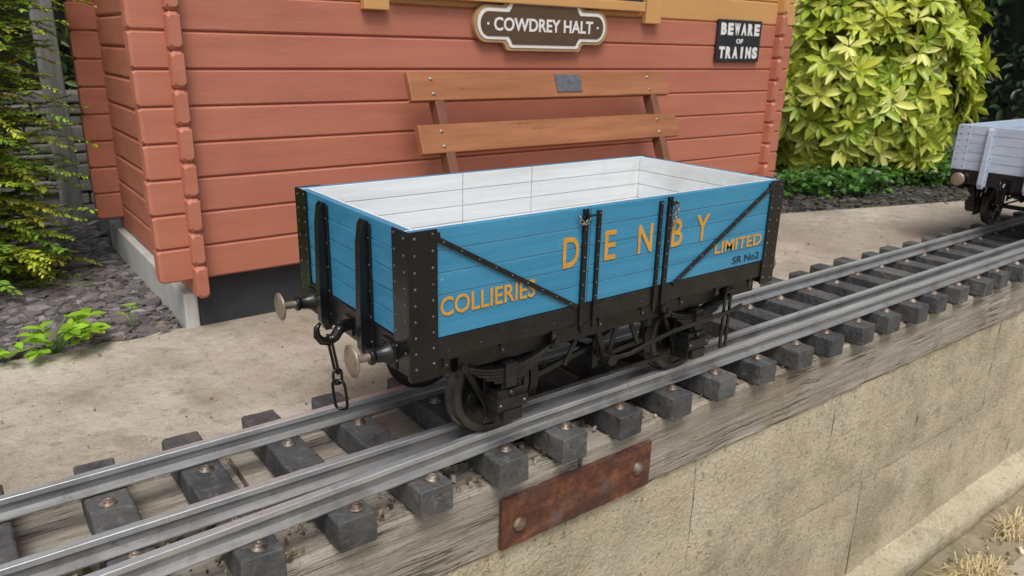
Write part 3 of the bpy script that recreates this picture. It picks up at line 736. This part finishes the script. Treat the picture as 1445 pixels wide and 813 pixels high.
# ================================================================== PLANTING
sh=empty("golden_shrub",(4.91,2.15,GZ),"large yellow-green leafy shrub beside the shed end","shrub")
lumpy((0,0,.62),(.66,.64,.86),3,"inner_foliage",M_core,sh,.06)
def whorls(n,cen,rad,Lr,palette,shell=(.86,1.06),nl=(7,10),up=.30,amp=.07,seed=0):
    U=rnd_unit(n); 
    k=1+amp*(np.sin(U[:,0]*7+seed)*np.cos(U[:,1]*6+seed*2)+.7*np.sin(U[:,2]*9+U[:,0]*5)+.5*np.sin(U[:,1]*13+U[:,2]*11))
    sc=RNG.uniform(shell[0],shell[1],n)
    P=np.array(cen)+U*np.array(rad)*(sc*k)[:,None]
    keep=P[:,2]>.02; P=P[keep];U=U[keep];sc=sc[keep]; n=len(P)
    A=U+np.array([0,0,up])+RNG.normal(0,.2,(n,3)); A/=np.linalg.norm(A,axis=1,keepdims=True)
    pal=np.array(palette); base=pal[RNG.integers(0,len(pal),n)]
    Ps=[];Ds=[];Ns=[];Ls=[];Cs=[]
    for i in range(n):
        m=RNG.integers(*nl); a=A[i]; t=np.cross(a,[.3,.5,.8]); t/=np.linalg.norm(t); b_=np.cross(a,t); ph=RNG.uniform(0,6)
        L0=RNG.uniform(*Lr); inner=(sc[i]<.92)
        for q in range(m):
            an=ph+2*pi*q/m+RNG.normal(0,.2); el=RNG.uniform(.05,.65)
            d=(t*cos(an)+b_*sin(an))*cos(el)+a*sin(el)
            Ps.append(P[i]+d*.008);Ds.append(d);Ns.append(a);Ls.append(L0*RNG.uniform(.65,1.1))
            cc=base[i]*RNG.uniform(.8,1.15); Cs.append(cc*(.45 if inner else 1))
    Ps=np.array(Ps);Ds=np.array(Ds);Ns=np.array(Ns);Ls=np.array(Ls);Cs=np.array(Cs)
    return leaves(Ps,Ds,Ns,Ls,Ls*.38,Cs)
gold=[(.50,.56,.06),(.62,.65,.11),(.42,.51,.05),(.70,.70,.18),(.32,.44,.04),(.56,.60,.07)]
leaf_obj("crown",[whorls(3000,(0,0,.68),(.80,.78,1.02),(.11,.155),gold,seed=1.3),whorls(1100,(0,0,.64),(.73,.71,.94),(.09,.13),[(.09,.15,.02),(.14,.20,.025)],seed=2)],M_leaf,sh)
mb=MB()
for a in range(5): mb.tube([(.08*cos(a*1.3),.08*sin(a*1.3),0),(.15*cos(a*1.3),.15*sin(a*1.3),.3),(.3*cos(a*1.3),.3*sin(a*1.3),.8)],[.03,.022,.012],7)
mb.obj("stem",M_bark,sh)
def hedge(name,c,size,n,L,pal,label,seed):
    r=empty(name,(c[0],c[1],GZ),label,"hedge")
    sx,sy,sz=size
    bm=bmesh.new(); bmesh.ops.create_cube(bm,size=1); bmesh.ops.subdivide_edges(bm,edges=bm.edges,cuts=11,use_grid_fill=True)
    for v in bm.verts:
        p=v.co.copy(); d=.12*(sin(p.x*17+seed)*cos(p.z*11)+sin(p.y*15+seed*2))
        v.co=Vector((p.x*sx*.93+d*.6,p.y*sy*.93+d*.6,(p.z+.5)*sz*.96+d*.5*(p.z>-.45)))
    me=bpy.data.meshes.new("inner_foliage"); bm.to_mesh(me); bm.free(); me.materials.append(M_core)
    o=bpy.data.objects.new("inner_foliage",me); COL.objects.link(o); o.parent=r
    P=RNG.uniform(-.5,.5,(n,3)); f=RNG.integers(0,3,n); nrm=np.zeros((n,3))
    for i in range(n):
        if f[i]==0: P[i,0]=-.5; nrm[i]=(-1,0,0)
        elif f[i]==1: P[i,1]=-.5; nrm[i]=(0,-1,0)
        else:
            if RNG.random()<.5: P[i,2]=.5; nrm[i]=(0,0,1)
            else: P[i,0]=.5; nrm[i]=(1,0,0)
    Q=np.stack([P[:,0]*sx,P[:,1]*sy,(P[:,2]+.5)*sz],1)
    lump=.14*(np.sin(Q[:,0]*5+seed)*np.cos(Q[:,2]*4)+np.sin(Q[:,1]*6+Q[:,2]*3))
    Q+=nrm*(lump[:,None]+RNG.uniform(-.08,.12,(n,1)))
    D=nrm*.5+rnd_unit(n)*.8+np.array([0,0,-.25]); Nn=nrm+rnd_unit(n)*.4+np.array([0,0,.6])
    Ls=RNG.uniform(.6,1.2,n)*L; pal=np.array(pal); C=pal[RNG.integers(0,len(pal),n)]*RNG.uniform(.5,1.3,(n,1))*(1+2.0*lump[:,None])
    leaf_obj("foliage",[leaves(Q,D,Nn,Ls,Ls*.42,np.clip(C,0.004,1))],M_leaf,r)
dk=[(.022,.046,.016),(.03,.06,.02),(.015,.034,.012),(.045,.08,.026)]
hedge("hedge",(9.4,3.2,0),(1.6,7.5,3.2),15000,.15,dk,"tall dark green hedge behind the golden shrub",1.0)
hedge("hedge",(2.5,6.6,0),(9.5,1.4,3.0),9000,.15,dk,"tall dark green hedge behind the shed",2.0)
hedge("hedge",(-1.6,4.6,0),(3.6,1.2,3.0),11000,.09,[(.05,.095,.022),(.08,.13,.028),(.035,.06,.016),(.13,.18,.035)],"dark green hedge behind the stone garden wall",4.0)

ls=empty("feathery_shrub",(-.62,2.12,GZ),"feathery yellow-green evergreen shrub on the slate bed","shrub")
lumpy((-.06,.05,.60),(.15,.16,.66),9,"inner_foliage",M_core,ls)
def sprays(n,spread,Lr,leafL,cols,per=46,zr=(.0,1.65)):
    Ps=[];Ds=[];Ns=[];Ls=[];Cs=[];stems=MB()
    cols=np.array(cols)
    for i in range(n):
        an=RNG.uniform(0,2*pi) if RNG.random()<.5 else RNG.uniform(-2.2,.5); z=RNG.uniform(*zr); rr=RNG.uniform(.05,.20)*spread*(1-.2*abs(z-.6))
        p=np.array([rr*cos(an),rr*sin(an),z]); 
        d=np.array([cos(an+RNG.normal(0,.35)),sin(an+RNG.normal(0,.35)),RNG.uniform(.05,.8)]); d/=np.linalg.norm(d)
        L=RNG.uniform(*Lr)*(1 if z>.35 else .9)*(1.25 if RNG.random()<.2 else 1); m=12; path=[]; q=p.copy(); dd=d.copy()
        for k in range(m): 
            path.append(q.copy()); q=q+dd*L/m; dd=dd+np.array([0,0,-.075]); dd/=np.linalg.norm(dd); q[2]=max(q[2],.015)
        stems.tube([tuple(a) for a in path[::3]+[path[-1]]],.0015,3)
        path=np.array(path); col=cols[RNG.integers(0,len(cols))]
        for k in range(per):
            t=(k+.5)/per*(m-1.01); j=int(t); fr=t-j; pt=path[j]*(1-fr)+path[j+1]*fr; tg=path[j+1]-path[j]; tg/=np.linalg.norm(tg)+1e-9
            s=np.cross(tg,[0,0,1.]); s/=np.linalg.norm(s)+1e-9
            sd=(1 if k%2 else -1); dv=tg*.55+s*sd*RNG.uniform(.5,1)+np.array([0,0,RNG.uniform(-.3,.4)])
            Ps.append(pt);Ds.append(dv);Ns.append(np.array([0,0,1.])+rnd_unit(1)[0]*.5);Ls.append(leafL*RNG.uniform(.6,1.25)*(1.15-.45*k/per))
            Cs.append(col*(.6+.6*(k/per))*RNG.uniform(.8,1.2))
    Ls=np.array(Ls)
    return leaves(np.array(Ps),np.array(Ds),np.array(Ns),Ls,Ls*.46,np.array(Cs),.15,.1),stems
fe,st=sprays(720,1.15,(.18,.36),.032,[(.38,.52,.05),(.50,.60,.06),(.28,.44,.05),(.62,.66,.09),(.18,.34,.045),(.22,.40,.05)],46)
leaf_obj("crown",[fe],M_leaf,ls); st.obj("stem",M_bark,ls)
mb=MB(); mb.box((-.042,-.042,0),(.042,.042,1.25)); o=mb.obj("fence_post",M_post,None,(-.13,2.95,GZ),bevel=.006); tag(o,"grey weathered timber post in front of the stone wall","post")
gw=MB(); zz=0; rs=random.Random(9)
while zz<.55:
    h=rs.uniform(.05,.09); xx=-4.2
    while xx<.5:
        w=rs.uniform(.10,.30); gw.box((xx+.003,rs.uniform(-.02,.012),zz+.002),(xx+w-.003,.2,zz+h-.003)); xx+=w
    zz+=h
o=gw.obj("garden_wall",M_stone,None,(0,3.45,GZ),bevel=.01); tag(o,"low dry stone garden wall behind the shrubs","wall")

def chips(name,n,region,smin,smax,z,seed,label,pal,cond=None,cat="slate chippings",flat=(.05,.14),tl=.22):
    r=np.random.default_rng(seed); V=[];F=[];C=[]
    pal=np.array(pal); k=0
    while k<n:
        x=r.uniform(region[0],region[1]); y=r.uniform(region[2],region[3])
        if cond and not cond(x,y): continue
        s=r.uniform(smin,smax)*(1 if r.random()<.85 else 1.5); a=r.uniform(0,6.28); h=s*r.uniform(*flat); m=5
        tilt=r.normal(0,tl,2); o=len(V); zc=z+r.uniform(0,.012)
        pts=[]
        for q in range(m):
            t=a+2*pi*q/m+r.uniform(-.35,.35); rr=s*r.uniform(.55,1)*.5; ex=1.35 if q%2 else .8
            pts.append((rr*cos(t)*ex,rr*sin(t)))
        for top in (0,1):
            for px,py in pts: V.append((x+px,y+py,zc+tilt[0]*px+tilt[1]*py+(h if top else -h)))
        F.append(tuple(range(o+m,o+2*m)))
        for q in range(m): F.append((o+q,o+(q+1)%m,o+m+(q+1)%m,o+m+q))
        c=pal[r.integers(0,len(pal))]*r.uniform(.6,1.35); C+= [c]*(2*m); k+=1
    me=bpy.data.meshes.new(name); me.from_pydata(V,[],F); me.update()
    at=me.attributes.new("tint","FLOAT_COLOR","POINT"); C=np.array(C); at.data.foreach_set("color",np.concatenate([C,np.ones((len(C),1))],1).ravel())
    me.materials.append(M_chip); ob=bpy.data.objects.new(name,me); COL.objects.link(ob); ob["kind"]="stuff"; ob["label"]=label; ob["category"]=cat
sp=[(.12,.110,.115),(.16,.146,.15),(.09,.081,.086),(.21,.192,.195),(.13,.115,.11),(.17,.14,.115)]
def c_sl(x,y):
    if -.08<x<2.72 and 1.24<y<2.4: return False
    if x>2.7 and y<1.32-(x-2.95)*.33: return False
    return True
chips("slate_chippings",17000,(-1.3,-.07,1.255,3.0),.018,.060,GZ+.003,5,"grey-purple slate chippings beside the shed",sp,c_sl,flat=(.015,.045),tl=.13)
sp2=[(.07,.062,.06),(.10,.09,.085),(.05,.045,.042),(.13,.115,.105),(.09,.07,.05),(.05,.06,.03)]
chips("slate_chippings",6500,(2.7,7.0,.75,2.0),.02,.05,GZ+.003,6,"dark slate chippings and soil around the golden shrub",sp2,c_sl,flat=(.03,.08),tl=.15)
db=[(.16,.12,.08),(.25,.20,.14),(.09,.07,.05),(.32,.28,.22),(.07,.08,.03)]
chips("debris",4200,(-1.5,6,.15,.46),.006,.022,-.146,7,"small stones and dry litter between the sleepers",db,None,"debris",(.15,.5),.4)
chips("debris",1500,(-1.5,5,.05,.15),.004,.012,-.1015,8,"small grit and dry litter on the timber beam",db,None,"debris",(.15,.5),.3)
chips("debris",420,(-1.5,4,.47,1.24),.003,.007,-.098,9,"scattered grit on the concrete platform",[(.3,.24,.17),(.2,.16,.11),(.45,.4,.32)],None,"debris",(.15,.4),.3)
chips("debris",1800,(.5,5,-.9,-.10),.006,.022,-1.150,10,"small stones and dry litter at the wall foot",[(.4,.33,.22),(.3,.24,.15),(.5,.43,.3),(.2,.17,.1)],None,"debris",(.15,.4),.3)

def small_plant(loc,n,R,L,label,seed):
    r=np.random.default_rng(seed); root=empty("small_plant",loc,label,"plant"); Ps=[];Ds=[];Ns=[];Ls=[];Cs=[];mb=MB()
    for i in range(n):
        a=r.uniform(0,6.28); ln=R*r.uniform(.25,1); tip=Vector((cos(a)*ln,sin(a)*ln*.7,r.uniform(.02,.10)))
        mb.tube([(0,0,0),tuple(tip*.5+Vector((0,0,.015))),tuple(tip)],.0013,4)
        for q in range(3):
            aa=a+(q-1)*1.0+r.normal(0,.15); d=np.array([cos(aa),sin(aa),r.uniform(-.05,.35)])
            Ps.append(np.array(tip));Ds.append(d);Ns.append(np.array([0,0,1.])+r.normal(0,.25,3));Ls.append(L*r.uniform(.7,1.15))
            Cs.append(np.array((.30,.52,.04))*r.uniform(.6,1.2))
    Ls=np.array(Ls); leaf_obj("foliage",[leaves(np.array(Ps),np.array(Ds),np.array(Ns),Ls,Ls*.6,np.array(Cs),.1,.1)],M_leaf,root); mb.obj("stem",M_stem,root)
small_plant((-.41,1.25,GZ+.015),26,.12,.050,"bright green leafy seedling at the concrete edge",1)
small_plant((-.20,1.31,GZ+.01),3,.04,.025,"tiny green weed growing through the slate",2)
r=np.random.default_rng(3); n=5200
P=np.stack([r.uniform(3.1,6.2,n),r.uniform(1.0,1.8,n),GZ+r.uniform(.01,.13,n)],1); keep=P[:,1]>1.52-(P[:,0]-3.3)*.20+.10*np.sin(P[:,0]*6); P=P[keep]; n=len(P)
D=r.normal(0,1,(n,3))*[1,1,.3]; Nn=np.array([0,-.3,1.])+r.normal(0,.3,(n,3)); Ls=r.uniform(.03,.07,n); C=np.array([(.06,.14,.025)])*r.uniform(.5,1.8,(n,1))
o=leaf_obj("ground_ivy",[leaves(P,D,Nn,Ls,Ls*.8,C)],M_leaf); o["kind"]="stuff"; o["label"]="low green ivy leaves at the shrub foot"; o["category"]="ground cover"
def tuft(loc,n,R,Hh,label,mat,seed):
    r=np.random.default_rng(seed); mb=MB()
    for i in range(n):
        a=r.uniform(0,6.28); ln=r.uniform(.3,1)*R; h=Hh*r.uniform(.15,1)**1.3; s=r.uniform(0,.09); a2=r.uniform(0,6.28); ex=1.25
        b0=Vector((s*cos(a2)*ex,s*sin(a2)*.6,0)); bend=a+r.normal(0,.5)
        m_=b0+Vector((cos(a)*ln*.45,sin(a)*ln*.3,h)); e=m_+Vector((cos(bend)*ln*.55,sin(bend)*ln*.4,-h*r.uniform(.2,1.0)))
        sd=Vector((-sin(a),cos(a),0))*.0024
        mb.add([b0-sd,b0+sd,m_+sd*.8,m_-sd*.8,e],[(0,1,2,3),(3,2,4)])
    o=mb.obj("grass_tuft",mat,None,loc); tag(o,label,"grass")
tuft((2.24,-.22,-1.145),900,.20,.075,"flattened dry straw-coloured grass tuft at the wall foot",M_straw,4)
tuft((1.96,-.18,-1.145),160,.10,.04,"small dry grass tuft at the wall foot",M_straw,5)
tuft((2.75,-.16,-1.145),200,.12,.05,"small dry grass tuft at the wall foot",M_straw,6)

# ================================================================== LIGHT
w=bpy.data.worlds.new("World"); scene.world=w; w.use_nodes=True; nt=w.node_tree; bg=nt.nodes["Background"]
sky=nt.nodes.new("ShaderNodeTexSky"); sky.sky_type="NISHITA"; sky.sun_disc=False; sky.sun_elevation=radians(57); sky.sun_rotation=radians(215); sky.dust_density=3; sky.air_density=1
hs=nt.nodes.new("ShaderNodeHueSaturation"); hs.inputs["Saturation"].default_value=.5
nt.links.new(sky.outputs[0],hs.inputs["Color"]); nt.links.new(hs.outputs[0],bg.inputs[0]); bg.inputs[1].default_value=.15
sd=bpy.data.lights.new("sun","SUN"); sd.energy=2.5; sd.angle=radians(28); sd.color=(1,.98,.95)
so=bpy.data.objects.new("sun",sd); COL.objects.link(so)
sv=Vector((-.30,-.50,1.0)).normalized(); so.rotation_euler=sv.to_track_quat("Z","Y").to_euler()
scene.view_settings.view_transform="Standard"; scene.view_settings.look="None"; scene.view_settings.exposure=0

# ================================================================== CAMERA
a,b_,c=.9211,.3127,.0229
f=Vector((cos(b_)*cos(a),cos(b_)*sin(a),-sin(b_))); rt=Vector((sin(a),-cos(a),0)); up=rt.cross(f)
R=cos(c)*rt+sin(c)*up; U=-sin(c)*rt+cos(c)*up
cam=bpy.data.cameras.new("camera"); co=bpy.data.objects.new("camera",cam); COL.objects.link(co)
Mx=Matrix.Identity(4)
for i in range(3): Mx[i][0]=R[i];Mx[i][1]=U[i];Mx[i][2]=-f[i];Mx[i][3]=(-.5602,-1.011,.7322)[i]
co.matrix_world=Mx; cam.lens=36*1055.66/1445; cam.clip_start=.05; cam.clip_end=200
cam.dof.use_dof=True; cam.dof.focus_distance=1.35; cam.dof.aperture_fstop=9
scene.camera=co
